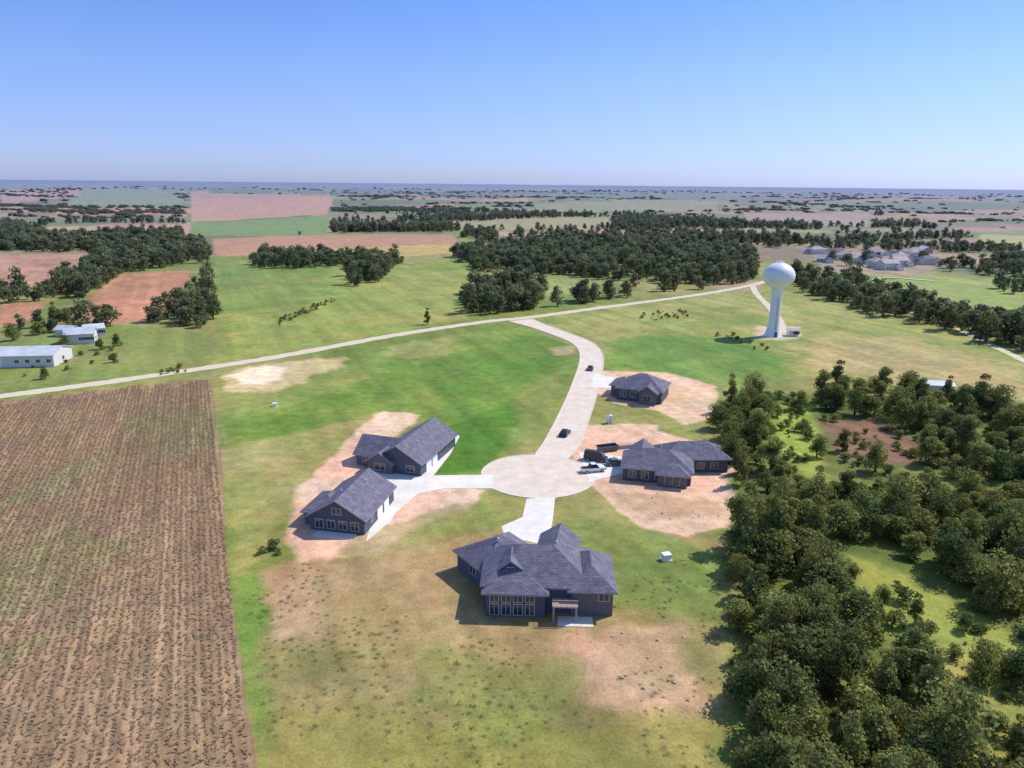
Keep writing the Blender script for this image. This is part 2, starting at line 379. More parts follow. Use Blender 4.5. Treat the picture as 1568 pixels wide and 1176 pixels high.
# ---------------------------------------------------------------- roads
def catmull(P,n=12):
    P=[np.array(p,float) for p in P];P=[2*P[0]-P[1]]+P+[2*P[-1]-P[-2]];out=[]
    for i in range(1,len(P)-2):
        a,b,c,d=P[i-1:i+3]
        for k in range(n):
            t=k/n;out.append(.5*((2*b)+(-a+c)*t+(2*a-5*b+4*c-d)*t*t+(-a+3*b-3*c+d)*t**3))
    out.append(P[-2]);return np.array(out)
def ribbon(name,line,width,z,mat,rag=0,n=12):
    L=catmull(line,n);T=np.gradient(L,axis=0);T/=np.linalg.norm(T,axis=1)[:,None];Nn=np.stack([-T[:,1],T[:,0]],1)
    b=MB();vs=[]
    for i,(p,nn) in enumerate(zip(L,Nn)):
        w=width if np.isscalar(width) else np.interp(i/(len(L)-1),np.linspace(0,1,len(width)),width)
        for s in(-1,1):
            q=p+nn*s*(w/2+random.uniform(-rag,rag));far_=max(0,np.hypot(*q)-340)*.0012
            vs.append((q[0],q[1],z+far_+float(terrain(q[0],q[1]))))
    b.add(vs,[(2*i,2*i+1,2*i+3,2*i+2)[::-1] for i in range(len(L)-1)])
    return b.obj(name,[mat])
ribbon('gravel_road',G([(-500,668),(-200,633),(0,607),(200,580),(420,547),(600,514),(740,493),(810,486),(900,474),(1000,461),(1085,449),(1150,437),(1200,424)]),[5.5]*10,.02,M_gravel,.35,20)
ribbon('tower_driveway',G([(1152,438),(1160,452),(1178,470),(1192,490),(1195,508)]),[4,3.5,4,6],.03,M_gravel,.3,20)
ribbon('field_road',G([(1300,458),(1420,485),(1568,552),(1700,620)]),3.5,.02,M_gravel,.3,30)
ribbon('distant_road',G([(1430,428),(1350,424),(1340,440)]),5,.05,M_gravel,.3,30)
def poly(name,P,z,mat):
    b=MB();n=len(P);b.add([(p[0],p[1],z) for p in P],[tuple(range(n))]);return b.obj(name,[mat])
# street outline with a cul-de-sac bulb
cl=catmull(G([(797,490),(850,508),(893,526),(906,548),(896,592),(878,640),(860,680)]))
T=np.gradient(cl,axis=0);T/=np.linalg.norm(T,axis=1)[:,None];Nn=np.stack([-T[:,1],T[:,0]],1)
W=np.interp(np.linspace(0,1,len(cl)),[0,.08,.2,1],[13,9,8.2,8.6])[:,None]
eL=cl+Nn*W/2;eR=cl-Nn*W/2
cb=np.array(g(824,727));RB=12.2
def keep(e): return e[np.linalg.norm(e-cb,axis=1)>RB+1.5]
eL=keep(eL);eR=keep(eR)
a0=math.atan2(*(eR[-1]-cb)[::-1]);a1=math.atan2(*(eL[-1]-cb)[::-1])
if a1<a0: a1+=2*math.pi
if a1-a0<math.pi: a1,a0=a0+2*math.pi,a1; e1,e2=eL,eR
else: e1,e2=eR,eL
arc=[cb+RB*np.array([math.cos(a),math.sin(a)]) for a in np.linspace(a0+.12,a1-.12,60)]
outl=np.array(list(e1)+arc+list(e2[::-1]))
poly('street',outl,.024,M_street)
drives=[[(806,764),(850,762),(846,800),(838,836),(772,820),(768,806),(800,792)],
 [(755,727),(755,748),(680,748),(640,756),(606,785),(596,800),(560,830),(572,790),(600,745),(556,722),(640,722),(668,700),(694,662),(704,668),(690,695),(664,728)],
 [(886,692),(903,738),(962,722),(960,700)],[(910,572),(950,580),(948,596),(904,592)]]
dP=[]
for v in drives:
    P=G(v);dP.append(P);poly('driveway',P,.032,M_drive)
kb=MB();n=len(outl)
for i in range(n-1):
    p,q=outl[i],outl[i+1];m_=(p+q)/2
    if any(polysd(np.array([m_[0]]),np.array([m_[1]]),P)[0]>-.4 for P in dP): continue
    if m_[1]>cl[4][1]+30: continue
    t=(q-p);L=np.linalg.norm(t)
    if L<.05 or L>12: continue
    xf=Matrix.Translation((m_[0],m_[1],0))@Matrix.Rotation(math.atan2(t[1],t[0]),4,'Z')
    kb.box((0,0,.06),(L,.22,.125),0,xf)
kb.obj('kerb',[M_kerb])

# ---------------------------------------------------------------- trees
def crown_mesh(name,seed,nleaf,ls,h,r,th,nl=13,leafm=M_leaf,spread=1.0):
    rg=np.random.default_rng(seed)
    c=[];lr=[]
    for i in range(nl):
        a=rg.uniform(0,6.283);q=rg.uniform(0,1)**.6*r*.78;z=rg.uniform(th+.04*(h-th),h-.22*(h-th))
        k=1-.5*((z-th)/(h-th));c.append((q*math.cos(a)*k*spread,q*math.sin(a)*k,z));lr.append(rg.uniform(.24,.46)*r)
    c.append((0,0,h-.4*r));lr.append(.36*r)
    c=np.array(c);lr=np.array(lr);lsh=rg.uniform(.68,1.3,len(lr))
    if spread>1.5: lr=lr*.8+1.0
    pi=rg.choice(len(lr),nleaf,p=lr**2/np.sum(lr**2))
    d=rg.normal(size=(nleaf,3));d[:,2]+=.25;d/=np.linalg.norm(d,axis=1)[:,None]
    rad=lr[pi]*np.where(rg.uniform(size=nleaf)<.78,rg.uniform(.8,1.18,nleaf),rg.uniform(.3,.8,nleaf))
    P=c[pi]+d*rad[:,None]*np.array([1,1,.8])
    P[:,2]=np.maximum(P[:,2],.4)
    nrm=d+rg.normal(size=(nleaf,3))*.55;nrm/=np.linalg.norm(nrm,axis=1)[:,None]
    t=np.cross(nrm,rg.normal(size=(nleaf,3)));t/=np.linalg.norm(t,axis=1)[:,None];b=np.cross(nrm,t)
    s=(ls*rg.uniform(.5,1.2,nleaf))[:,None]
    v=np.stack([P-t*s*.5,P-b*s*.35+nrm*s*.08,P+t*s*.55,P+b*s*.4-nrm*s*.1],1).reshape(-1,3)
    sh=np.repeat(lsh[pi]*rg.uniform(.65,1.3,nleaf),4)
    tb=MB()
    tb.cyl((0,0,th*.75),.035*h,th*1.5,n=7,mat=1,r2=.02*h)
    for k in range(min(5,nl)):
        e=Vector(c[k]);s0=Vector((0,0,th*.9));dd=e-s0
        xf=Matrix.Translation(s0+dd*.5)@dd.to_track_quat('Z','Y').to_matrix().to_4x4()
        tb.cyl((0,0,0),.016*h,dd.length,n=5,mat=1,r2=.006*h,xf=xf)
    nv=len(tb.v)
    me=bpy.data.meshes.new(name)
    faces=tb.f+[[nv+4*i,nv+4*i+1,nv+4*i+2,nv+4*i+3] for i in range(nleaf)]
    me.from_pydata(tb.v+[tuple(q) for q in v],[],faces)
    me.materials.append(leafm);me.materials.append(M_bark)
    me.polygons.foreach_set('material_index',tb.m*1+[0]*nleaf)
    at=me.color_attributes.new('shade','FLOAT_COLOR','POINT')
    sh=np.concatenate([np.ones(nv),sh]);at.data.foreach_set('color',np.stack([sh,sh,sh,np.ones_like(sh)],1).astype(np.float32).ravel())
    me.update();return me
shp=[(9,3.8,16),(10,4.4,18),(12,3.6,17),(8,4.6,16),(11,4.2,20),(13,3.0,16),(7.5,4.0,13),(10,5.0,20)]
near=[crown_mesh('tree_mesh_%d'%i,100+i,2700,.54,h,r,1.1,nl) for i,(h,r,nl) in enumerate(shp)]
mid=[crown_mesh('tree_mid_%d'%i,200+i,600,1.15,8.5+i,5.0-.3*(i%3),.8,14,M_leaf2) for i in range(5)]
clump=[crown_mesh('tree_clump_%d'%i,300+i,1000,2.0,8.5,7,1.0,28,M_leaf2,spread=3.6) for i in range(6)]
bush=[crown_mesh('bush_mesh_%d'%i,400+i,380,.32,1.7,1.3,.2,8) for i in range(3)]

def scatter(P,sp,jit=.5):
    P=np.array(P);x0,y0=P.min(0);x1,y1=P.max(0)
    nx=int((x1-x0)/sp)+2;ny=int((y1-y0)/sp)+2
    gx,gy=np.meshgrid(np.arange(nx),np.arange(ny));gx=gx+(gy%2)*.5
    x=x0+(gx.ravel()+rng.uniform(-jit,jit,gx.size))*sp;y=y0+(gy.ravel()+rng.uniform(-jit,jit,gx.size))*sp
    k=polysd(x,y,P)>0;return np.stack([x[k],y[k]],1)
def instancer(root,pts,scales,meshes,tag,rots=None):
    ch=rng.integers(0,len(meshes),len(pts))
    for k,me in enumerate(meshes):
        s=np.where(ch==k)[0]
        if len(s)==0: continue
        p=pts[s];sc=scales[s]/2;a=rng.uniform(0,6.283,len(s)) if rots is None else rots[s]
        z=terrain(p[:,0],p[:,1])
        vs=[]
        for q in range(4):
            an=a+math.pi/2*q+math.pi/4
            vs.append(np.stack([p[:,0]+sc*1.41421*np.cos(an),p[:,1]+sc*1.41421*np.sin(an),z],1))
        v=np.stack(vs,1).reshape(-1,3)
        m=bpy.data.meshes.new(tag+'_layout');m.from_pydata([tuple(t) for t in v],[],[[4*i,4*i+1,4*i+2,4*i+3] for i in range(len(s))])
        o=link(bpy.data.objects.new(tag+'_group_%d'%k,m),root)
        o.instance_type='FACES';o.use_instance_faces_scale=True;o.instance_faces_scale=1
        o.show_instancer_for_render=False;o.show_instancer_for_viewport=False
        link(bpy.data.objects.new(tag+'_part_%d'%k,me),o)
# near wood: individual trees
NW=[[(1094,668),(1098,632),(1145,614),(1190,622),(1174,665),(1162,695),(1190,728),(1245,765),(1270,820),(1240,850),(1150,835),(1135,775),(1116,715)],
 [(1240,614),(1300,594),(1400,602),(1440,622),(1568,645),(1640,690),(1640,755),(1520,748),(1445,730),(1405,705),(1420,675),(1330,645),(1250,630)],
 [(1262,765),(1320,745),(1390,752),(1480,762),(1640,790),(1700,1020),(1600,995),(1510,945),(1400,885),(1330,855),(1285,835)],
 [(1126,840),(1205,835),(1265,880),(1300,950),(1355,1015),(1430,1050),(1470,1110),(1460,1200),(1440,1400),(1130,1400),(1130,1200),(1130,1000),(1126,920)],
 ]
def tree(p,s,meshes=near,name='deciduous_tree'):
    o=link(bpy.data.objects.new(name,random.choice(meshes)))
    o.location=(p[0],p[1],-.05);o.rotation_euler=(0,0,random.uniform(0,6.28));o.scale=(s*random.uniform(.9,1.2),s*random.uniform(.9,1.2),s*random.uniform(.75,1.1))
sps=[4.5,5.4,4.8,4.1];rngs=[(.5,.95),(.5,1.0),(.45,1.0),(.5,.98)]
for P,sp,rg_ in zip(NW,sps,rngs):
    pts=scatter(G(P),sp);fb=fbm(pts[:,0],pts[:,1],14,2,55)
    for p,q in zip(pts,fb):
        if q<.30 or random.random()<.05: continue
        tree(p,random.uniform(*rg_))
for u,v,s in((655,497,.55),(1225,628,.7),(1500,1040,.55),(1560,1050,.6),(1400,955,.4),(1350,930,.35),(1520,1120,.4),(1290,690,.6),(1250,700,.6),(1340,722,.7),(1410,615,.6),(1450,612,.6),
             (175,555,.45),(155,535,.55),(180,530,.6),(20,522,.7),(60,512,.8),(85,500,.9),(105,498,.8),(150,500,.8),(100,530,.5),(95,545,.5),(70,580,.4),(1550,1160,.4),(1480,965,.4)):
    tree(g(u,v),s)
und=empty('undergrowth')
U=[scatter(G([(1115,820),(1240,830),(1300,860),(1500,950),(1640,1000),(1700,1300),(1120,1300)]),2.9),
   scatter(G([(1100,600),(1240,610),(1250,760),(1190,780),(1120,720)]),4.0),scatter(G([(1250,620),(1568,640),(1568,960),(1280,800)]),4),
   scatter(G([(1440,1000),(1600,1020),(1700,1300),(1440,1250)]),3.0)]
U=np.concatenate(U);U=U[fbm(U[:,0],U[:,1],9,3,77)>.42];instancer(und,U,rng.uniform(.3,1.5,len(U))**1.2,bush,'bush')
sh=empty('meadow_shrubs')
S=np.concatenate([scatter(G([(975,492),(1062,488),(1050,476),(985,480)]),4.5),scatter(G([(428,498),(515,462),(512,456),(430,488)]),3),
   scatter(G([(1085,512),(1135,512),(1195,538),(1150,536)]),4),scatter(G([(240,568),(285,562),(285,570),(245,575)]),3),
   scatter(G([(385,842),(430,838),(436,850),(390,852)]),1.8),scatter(G([(0,570),(150,530),(200,545),(30,590)]),9)])
instancer(sh,S,rng.uniform(.3,1.1,len(S)),bush,'shrub')
# middle-distance woods
WD=[([(695,392),(790,376),(960,372),(1150,386),(1165,425),(1120,440),(1000,448),(930,430),(850,420),(790,430),(730,422)],7.5),
 ([(705,478),(760,484),(825,472),(835,445),(790,432),(745,440),(708,452)],6.5),
 ([(838,472),(900,466),(980,455),(1000,447),(880,456)],8),
 ([(388,412),(450,412),(530,408),(622,410),(622,402),(530,396),(420,394),(388,398)],7.5),
 ([(525,437),(560,439),(590,424),(600,410),(540,408)],7),
 ([(0,385),(150,386),(325,396),(325,380),(150,370),(0,368)],9),
 ([(140,392),(325,392),(320,402),(200,418),(150,412)],8),
 ([(60,455),(125,460),(190,420),(150,405),(100,425)],7.5),
 ([(0,442),(60,448),(70,464),(0,466)],8),
 ([(225,492),(280,500),(328,508),(330,445),(305,422),(290,462)],7.5),
 ([(0,515),(40,502),(80,495),(150,492),(190,505),(150,508),(60,510)],8),
 ([(505,357),(640,358),(700,362),(760,376),(760,364),(690,352),(510,349)],9.5),
 ([(1195,432),(1260,460),(1330,480),(1420,500),(1600,550),(1600,512),(1450,480),(1330,454),(1215,426)],6.8),
 ([(1200,428),(1240,420),(1320,432),(1330,442),(1230,436)],9),
 ([(1440,400),(1568,405),(1640,425),(1568,422),(1440,412)],12),
 ([(1510,440),(1640,470),(1640,448),(1568,435)],10),
 ([(1250,372),(1440,372),(1568,378),(1568,384),(1240,380)],13),
 ([(760,366),(1000,358),(1200,362),(1240,372),(1190,378),(960,368)],12)]
wd=empty('distant_woodland');A_=[]
for P,sp in WD: A_.append(scatter(G(P),sp))
tw=scatter(G([(1240,385),(1430,385),(1430,415),(1260,412)]),38);A_.append(tw)
A_=np.concatenate(A_);A_=A_[fbm(A_[:,0],A_[:,1],38,3,14)>.33];instancer(wd,A_,rng.uniform(.45,1.25,len(A_)),mid,'wood')
# far hedgerows and copses
def far():
    n=40000
    v=rng.uniform(0,1,n);dep=np.radians(.45+(4.7-.45)*v);r=H/np.tan(dep);t=np.radians(rng.uniform(-44,44,n))
    x=r*np.sin(t);y=r*np.cos(t);dx,dy=-.396,.918
    w=fbm(x*.6,y,300,4,11);rightness=sstep(-.2,.45,x/y)
    keep=np.zeros(n,bool)
    for size,ra,rb,sd in((230,620,1600,1),(420,1600,3400,2),(1100,3400,99999,3)):
        a=x*dx+y*dy;b=x*dy-y*dx
        a=a+(fbm(x,y,size*2,2,60+sd)-.5)*size*.5;b=b+(fbm(x,y,size*2,2,70+sd)-.5)*size*.5
        fa=a/(size*.55);e=np.abs(fa-np.round(fa))*size*.55;hh=_h(np.round(fa),np.floor(b/(size*1.3)),33)
        keep|=(r>ra)&(r<=rb)&(e<8*size/230)&(hh<.42+.22*rightness)
    keep|=w>(.635-.06*rightness)
    keep|=rng.uniform(size=n)<.02
    for P in CLEAR: keep&=~(polysd(x,y,G(P))>-8)
    keep&=r>760
    return np.stack([x,y],1)[keep],r[keep]
FP,FR=far()
fo=empty('horizon_tree_line');k=FR<1500
instancer(fo,FP[k],rng.uniform(.45,1.15,k.sum()),mid,'copse')
instancer(fo,FP[~k],rng.uniform(.3,.9,(~k).sum())*np.interp(FR[~k],[1500,6000],[.7,1.25]),clump,'far_copse',rng.normal(-.1,.25,(~k).sum()))

# ---------------------------------------------------------------- crop field
def cropmesh(seed):
    rg=np.random.default_rng(seed);v=[];f=[];sh=[]
    for row in range(4):
        for j in range(26):
            if rg.uniform()<.28: continue
            cx=(row-1.5)*.95+rg.normal(0,.15);cy=(j-12.5)*.3+rg.normal(0,.05);hh=rg.uniform(.12,.42);s0=rg.uniform(.8,1.25)
            for q in range(5):
                a=rg.uniform(0,6.28);l=rg.uniform(.15,.36);z0=rg.uniform(.05,.5)*hh;b=len(v)
                dxx,dyy=math.cos(a),math.sin(a)
                v+=[(cx-dyy*.07,cy+dxx*.07,z0),(cx+dyy*.07,cy-dxx*.07,z0),(cx+dxx*l+dyy*.06,cy+dyy*l-dxx*.06,z0+hh*.2),(cx+dxx*l-dyy*.06,cy+dyy*l+dxx*.06,z0+hh*.25)]
                f.append([b,b+1,b+2,b+3]);sh+=[s0*rg.uniform(.8,1.2)]*4
    me=bpy.data.meshes.new('crop_rows');me.from_pydata(v,[],f);me.materials.append(M_crop)
    at=me.color_attributes.new('shade','FLOAT_COLOR','POINT');sh=np.array(sh)
    at.data.foreach_set('color',np.stack([sh,sh,sh,np.ones_like(sh)],1).astype(np.float32).ravel());return me
cm=[cropmesh(i) for i in range(7)]
FPg=G([(-260,640),(0,614),(322,581),(335,660),(345,800),(353,900),(368,1010),(400,1200),(410,1300),(-400,1300)])
d=np.array([-.396,.918]);e=np.array([.918,.396])
a=np.arange(-60,330,7.8);b=np.arange(-260,60,3.8);AA,BB=np.meshgrid(a,b)
AA=AA+(np.arange(len(b))[:,None]*3.1)%7.8
pp=AA.ravel()[:,None]*d+BB.ravel()[:,None]*e;k=polysd(pp[:,0],pp[:,1],FPg)>1.8;pp=pp[k]
cr=empty('crop_field')
ang=math.atan2(e[1],e[0])
instancer(cr,pp,np.ones(len(pp)),cm,'crop',np.full(len(pp),ang)+rng.integers(0,2,len(pp))*math.pi)
# grass tufts on the foreground lawn
def tuft(seed):
    rg=np.random.default_rng(seed);v=[];f=[];sh=[]
    for i in range(60):
        a=rg.uniform(0,6.28);q=rg.uniform(0,.8);cx,cy=q*math.cos(a),q*math.sin(a);hh=rg.uniform(.05,.2);a=rg.uniform(0,6.28);b=len(v)
        v+=[(cx-.06*math.sin(a),cy+.06*math.cos(a),0),(cx+.06*math.sin(a),cy-.06*math.cos(a),0),(cx+.25*math.cos(a),cy+.25*math.sin(a),hh)];f.append([b,b+1,b+2]);sh+=[rg.uniform(.8,1.2)]*3
    me=bpy.data.meshes.new('tuft');me.from_pydata(v,[],f);me.materials.append(M_grassb)
    at=me.color_attributes.new('shade','FLOAT_COLOR','POINT');sh=np.array(sh)
    at.data.foreach_set('color',np.stack([sh,sh,sh,np.ones_like(sh)],1).astype(np.float32).ravel());return me
tf=[tuft(i) for i in range(4)]
LP=scatter(G([(375,900),(470,860),(700,960),(900,965),(1000,860),(1115,850),(1115,1300),(400,1300)]),1.5)
LP=LP[fbm(LP[:,0],LP[:,1],6,3,50)>.5];gt=empty('grass_tufts')
instancer(gt,LP,rng.uniform(.25,.7,len(LP)),tf,'grass')

# ---------------------------------------------------------------- houses
def block(wb,rb,w,d,h,x=0,y=0,rot=0,kind='hip',pitch=32,oh=.6,axis=None,wm=0):
    xf=Matrix.Translation((x,y,0))@Matrix.Rotation(math.radians(rot),4,'Z')
    axis=axis or('x' if w>=d else 'y')
    if axis=='y': xf=xf@Matrix.Rotation(math.pi/2,4,'Z');w,d=d,w
    tp=math.tan(math.radians(pitch));W,D=w/2+oh,d/2+oh;ze=h-oh*tp;zr=ze+D*tp
    rx=W-D if kind=='hip' else W
    vs=[(-W,-D,ze),(W,-D,ze),(W,D,ze),(-W,D,ze),(-rx,0,zr),(rx,0,zr)]
    t=.22;vb=[(a,b_,c-t) for a,b_,c in vs]
    if kind=='hip':
        rb.add(vs,[(0,1,5,4),(2,3,4,5),(1,2,5),(3,0,4)],0,xf)
        rb.add(vs[:4]+vb[:4],[(4,5,1,0),(5,6,2,1),(6,7,3,2),(7,4,0,3),(7,6,5,4)],1,xf)
        wb.box((0,0,(h-.02)/2),(w,d,h-.02),wm,xf)
    else:
        rb.add(vs,[(0,1,5,4),(2,3,4,5)],0,xf)
        rb.add(vs+vb,[(6,7,1,0),(8,9,3,2),(6,0,4,10),(4,3,9,10),(7,11,5,1),(5,11,8,2),(6,10,11,7),(8,11,10,9)],1,xf)
        a,b_=w/2,d/2;zg=h+b_*tp-.05;hh=h-.05
        pv=[(-a,-b_,0),(-a,b_,0),(-a,b_,hh),(-a,0,zg),(-a,-b_,hh)];pv+=[(a,q[1],q[2]) for q in pv]
        wb.add(pv,[(0,1,2,3,4)[::-1],(5,6,7,8,9),(0,4,9,5),(1,6,7,2),(4,3,8,9),(3,2,7,8)],wm,xf)
    return Matrix.Translation((x,y,0))@Matrix.Rotation(math.radians(rot),4,'Z')
def win(b,xf,w,d,side,o,z,ww,wh,mat=1):
    c={'f':(o,-d/2,0,0),'b':(o,d/2,0,math.pi),'l':(-w/2,o,0,-math.pi/2),'r':(w/2,o,0,math.pi/2)}[side]
    m=xf@Matrix.Translation((c[0],c[1],z))@Matrix.Rotation(c[3],4,'Z')
    b.box((0,-.02,0),(ww+.18,.10,wh+.18),0,m)
    b.box((0,-.045,0),(ww,.10,wh),mat,m)
    if mat==1: b.box((0,-.06,0),(.06,.10,wh-.01),0,m)
def finish(root,wb,rb,nb,wm,rm=None,fm=None):
    wb.obj('walls',wm,root);rb.obj('roof',[rm or M_roof,fm or M_fascia],root);nb.obj('windows_and_doors',[M_trim,M_glass,M_white],root)
def vents(root,pts):
    b=MB()
    for x,y,z in pts: b.cyl((x,y,z),.09,.8,n=8);b.cyl((x,y,z+.45),.16,.1,n=8)
    b.obj('roof_vents',[M_trim],root)
def house_south():
    R=empty('large_house',4,99.4,0,math.radians(-2));w,r,n=MB(),MB(),MB()
    x1=block(w,r,15.5,11,4.7,.2,-.2,0,'hip',31)
    for o in(-6.2,-4.6,-2.8,-1,):
        win(n,x1,15.5,11,'f',o,3.3,1.2,1.4);win(n,x1,15.5,11,'f',o,1.3,1.2,1.8)
    x2=block(w,r,10,9.2,3.8,-5.9,5.2,38,'hip',30)
    for o in(-3,0,3): win(n,x2,10,9.2,'b',o,1.25,2.5,2.3,2)
    win(n,x2,10,9.2,'l',0,2,1.6,1.2);win(n,x2,10,9.2,'f',-3,2,1.4,1.2)
    x3=block(w,r,6.0,10.5,4.45,8.0,-.9,0,'hip',33,wm=1)
    win(n,x3,6.0,10.5,'f',1.7,3.1,1.4,1.3);win(n,x3,6.0,10.5,'r',-2,3,1.6,1.2);win(n,x3,6.0,10.5,'r',2,3,1.6,1.2)
    x4=block(w,r,8.5,5.4,4.2,-3.0,-4.3,0,'hip',27)
    for o in(-3,-1.3,.4,2.1): win(n,x4,8.5,5.4,'f',o,3.1,1.2,1.4);win(n,x4,8.5,5.4,'f',o,1.15,1.2,1.7)
    x5=block(w,r,5.5,9,4.15,3.2,6.2,-8,'gable',34,wm=1)
    win(n,x5,5.5,9,'b',0,1.2,2.6,2.3,2)
    x6=block(w,r,3,4,6.1,-3.8,-1.8,0,'gable',38,oh=.3,axis='y');win(n,x6,3,4,'f',0,5.6,1,.8)
    finish(R,w,r,n,[M_sid,M_stone])
    b=MB();b.box((4.1,-7.0,2.45),(3.6,2.4,.2));[b.box((4.1+sx*1.6,-7.9,1.17),(.25,.25,2.35)) for sx in(-1,1)]
    for i in range(11): b.box((2.45+i*.33,-8.12,3.0),(.06,.06,.9))
    b.box((4.1,-8.12,3.5),(3.6,.1,.09));b.obj('deck',[M_sid2],R)
    p=MB();p.box((5.6,-7.9,.05),(5,2.4,.1));p.obj('patio',[M_drive],R)
    vents(R,[(3,1.8,7.1),(-2,2,6.9),(-6,4,6.2)])
house_south()
def house_west_a():
    R=empty('gabled_house',-29.3,125.5,0,math.radians(-11));R.scale=(.93,.93,.93);w,r,n=MB(),MB(),MB()
    x1=block(w,r,11,16,3.4,0,0,0,'gable',31,axis='y')
    for o in(-3.6,-1.2,1.2,3.6): win(n,x1,11,16,'f',o,1.5,1.5,1.7)
    win(n,x1,11,16,'f',0,4.3,1.8,1.2)
    x2=block(w,r,7,9,3.1,-4.2,-1.5,0,'hip',28,wm=1)
    win(n,x2,7,9,'l',0,1.6,1.8,1.2);win(n,x2,7,9,'f',-1,1.6,1.4,1.3)
    for o in(-3,0.6): win(n,x1,11,16,'r',o+3,1.25,2.6,2.3,2)
    win(n,x1,11,16,'r',-4,1.6,1.4,1.2)
    finish(R,w,r,n,[M_sid,M_stone])
    p=MB();p.box((0,-9.4,.06),(8,2.2,.12));p.obj('patio',[M_drive],R);vents(R,[(1.5,3,5.9),(-1,-3,6.1)])
house_west_a()
def house_west_b():
    R=empty('gabled_house',-22.5,155.5,0,math.radians(-17));R.scale=(.95,.95,.95);w,r,n=MB(),MB(),MB()
    x1=block(w,r,11.5,21,3.3,1.2,0,0,'gable',31,axis='y')
    x2=block(w,r,9,9,3.1,-5.6,-4,0,'gable',33,axis='x',wm=1)
    x3=block(w,r,6,4,3.0,-2.6,-9.4,0,'gable',34,axis='y',wm=1)
    win(n,x3,6,4,'f',0,1.5,2.4,1.5);win(n,x2,9,9,'f',-2,1.5,1.6,1.4);win(n,x1,11.5,21,'f',3.2,1.5,1.8,1.5)
    for o in(-6,-2.5): win(n,x1,11.5,21,'r',o,1.25,2.8,2.3,2)
    for o in(2,6): win(n,x1,11.5,21,'r',o,1.6,1.6,1.3)
    finish(R,w,r,n,[M_sid,M_stone]);vents(R,[(3,4,5.6),(3.4,-4,5.4),(-1,6,5.7)])
house_west_b()
def house_east():
    R=empty('hip_roof_house',32,147,0,math.radians(-12));w,r,n=MB(),MB(),MB()
    x1=block(w,r,14,9.5,3.3,-.6,-.6,0,'hip',29)
    for o in(-5,-2.4,.4,3,5.2): win(n,x1,14,9.5,'f',o,1.5,1.4,1.5)
    win(n,x1,14,9.5,'l',0,1.2,3.6,2.3,2)
    x2=block(w,r,14,8,3.5,6.6,6.4,14,'hip',30)
    win(n,x2,14,8,'f',4,1.6,1.5,1.3);win(n,x2,14,8,'f',1,1.6,1.5,1.3)
    x3=block(w,r,6,5,3.1,2.6,-4.6,0,'hip',28,wm=1);win(n,x3,6,5,'f',0,1.5,3,1.6)
    x4=block(w,r,5,6,3.2,-4,4.6,0,'gable',34,wm=1,axis='y');win(n,x4,5,6,'b',0,1.2,2.8,2.2,2)
    finish(R,w,r,n,[M_sid,M_stone]);vents(R,[(0,1,5.6),(8,7,5.6)])
house_east()
def house_ne():
    R=empty('hip_roof_house',38.3,206,0,math.radians(-22));w,r,n=MB(),MB(),MB()
    x1=block(w,r,13,11,4.0,0,0,0,'hip',30)
    for o in(-4.4,-1.6,1.4,4.4): win(n,x1,13,11,'f',o,2,1.5,1.6)
    x2=block(w,r,6,7,3.6,-6,1.4,0,'hip',28,wm=1);win(n,x2,6,7,'l',0,1.25,3.2,2.3,2)
    x3=block(w,r,5,4,3.8,2.8,-5.3,0,'gable',34,axis='y',wm=1);win(n,x3,5,4,'f',0,1.7,2.2,1.8)
    finish(R,w,r,n,[M_sid,M_stone]);vents(R,[(1,2,6)])
house_ne()
# farm buildings
def shed(name,x,y,rot,wd,d,h,rm,wm,pitch=14,door=True):
    R=empty(name,x,y,0,math.radians(rot));w,r,n=MB(),MB(),MB()
    x1=block(w,r,wd,d,h,0,0,0,'gable',pitch,oh=.4)
    if door: win(n,x1,wd,d,'f',-wd*.2,1.7,3.6,3.2,2)
    for o in np.arange(.05,.45,.13): win(n,x1,wd,d,'f',wd*o,min(2,h*.55),1.2,1)
    win(n,x1,wd,d,'r',0,min(1.6,h*.5),1.4,1.2)
    finish(R,w,r,n,[wm],rm,M_trim)
shed('farm_shed',-165,240,8,25,14,4.0,M_metalroof,M_sid3)
for u,v,rot,wd,d_,h in((125,524,20,10,7,4),(104,514,-10,7,5,3),(145,514,35,7,5,3.5)):
    p=g(u,v);shed('farmhouse',p[0],p[1],rot,wd,d_,h,M_metalroof,M_sid3,28,False)
p=g(1432,603);shed('barn',p[0],p[1],-8,8,5,3.4,M_metalroof,M_sid3,18)
# village
hs=scatter(G([(1245,386),(1432,385),(1425,412),(1265,410)]),27,.35)
for i,p in enumerate(hs):
    w,r,n=MB(),MB(),MB();a=random.uniform(11,15);b=random.uniform(8,10)
    x1=block(w,r,a,b,random.choice([3.5,5,5.5]),0,0,0,random.choice(['hip','gable']),30)
    x2=block(w,r,6,7,3,a*.4,-4,0,'gable',30,axis='y');win(n,x2,6,7,'f',0,1.2,3.6,2.2,2)
    for o in(-4,-1.5): win(n,x1,a,b,'f',o,1.6,1.3,1.3)
    R=empty('suburban_house',p[0],p[1],float(terrain(p[0],p[1])),random.choice([0,.3,-.4,1.5,3.3]))
    finish(R,w,r,n,[random.choice([M_sid3,M_sid3,M_sid2])],random.choice([M_roof2,M_roof2,M_metalroof,M_roof]),M_trim)

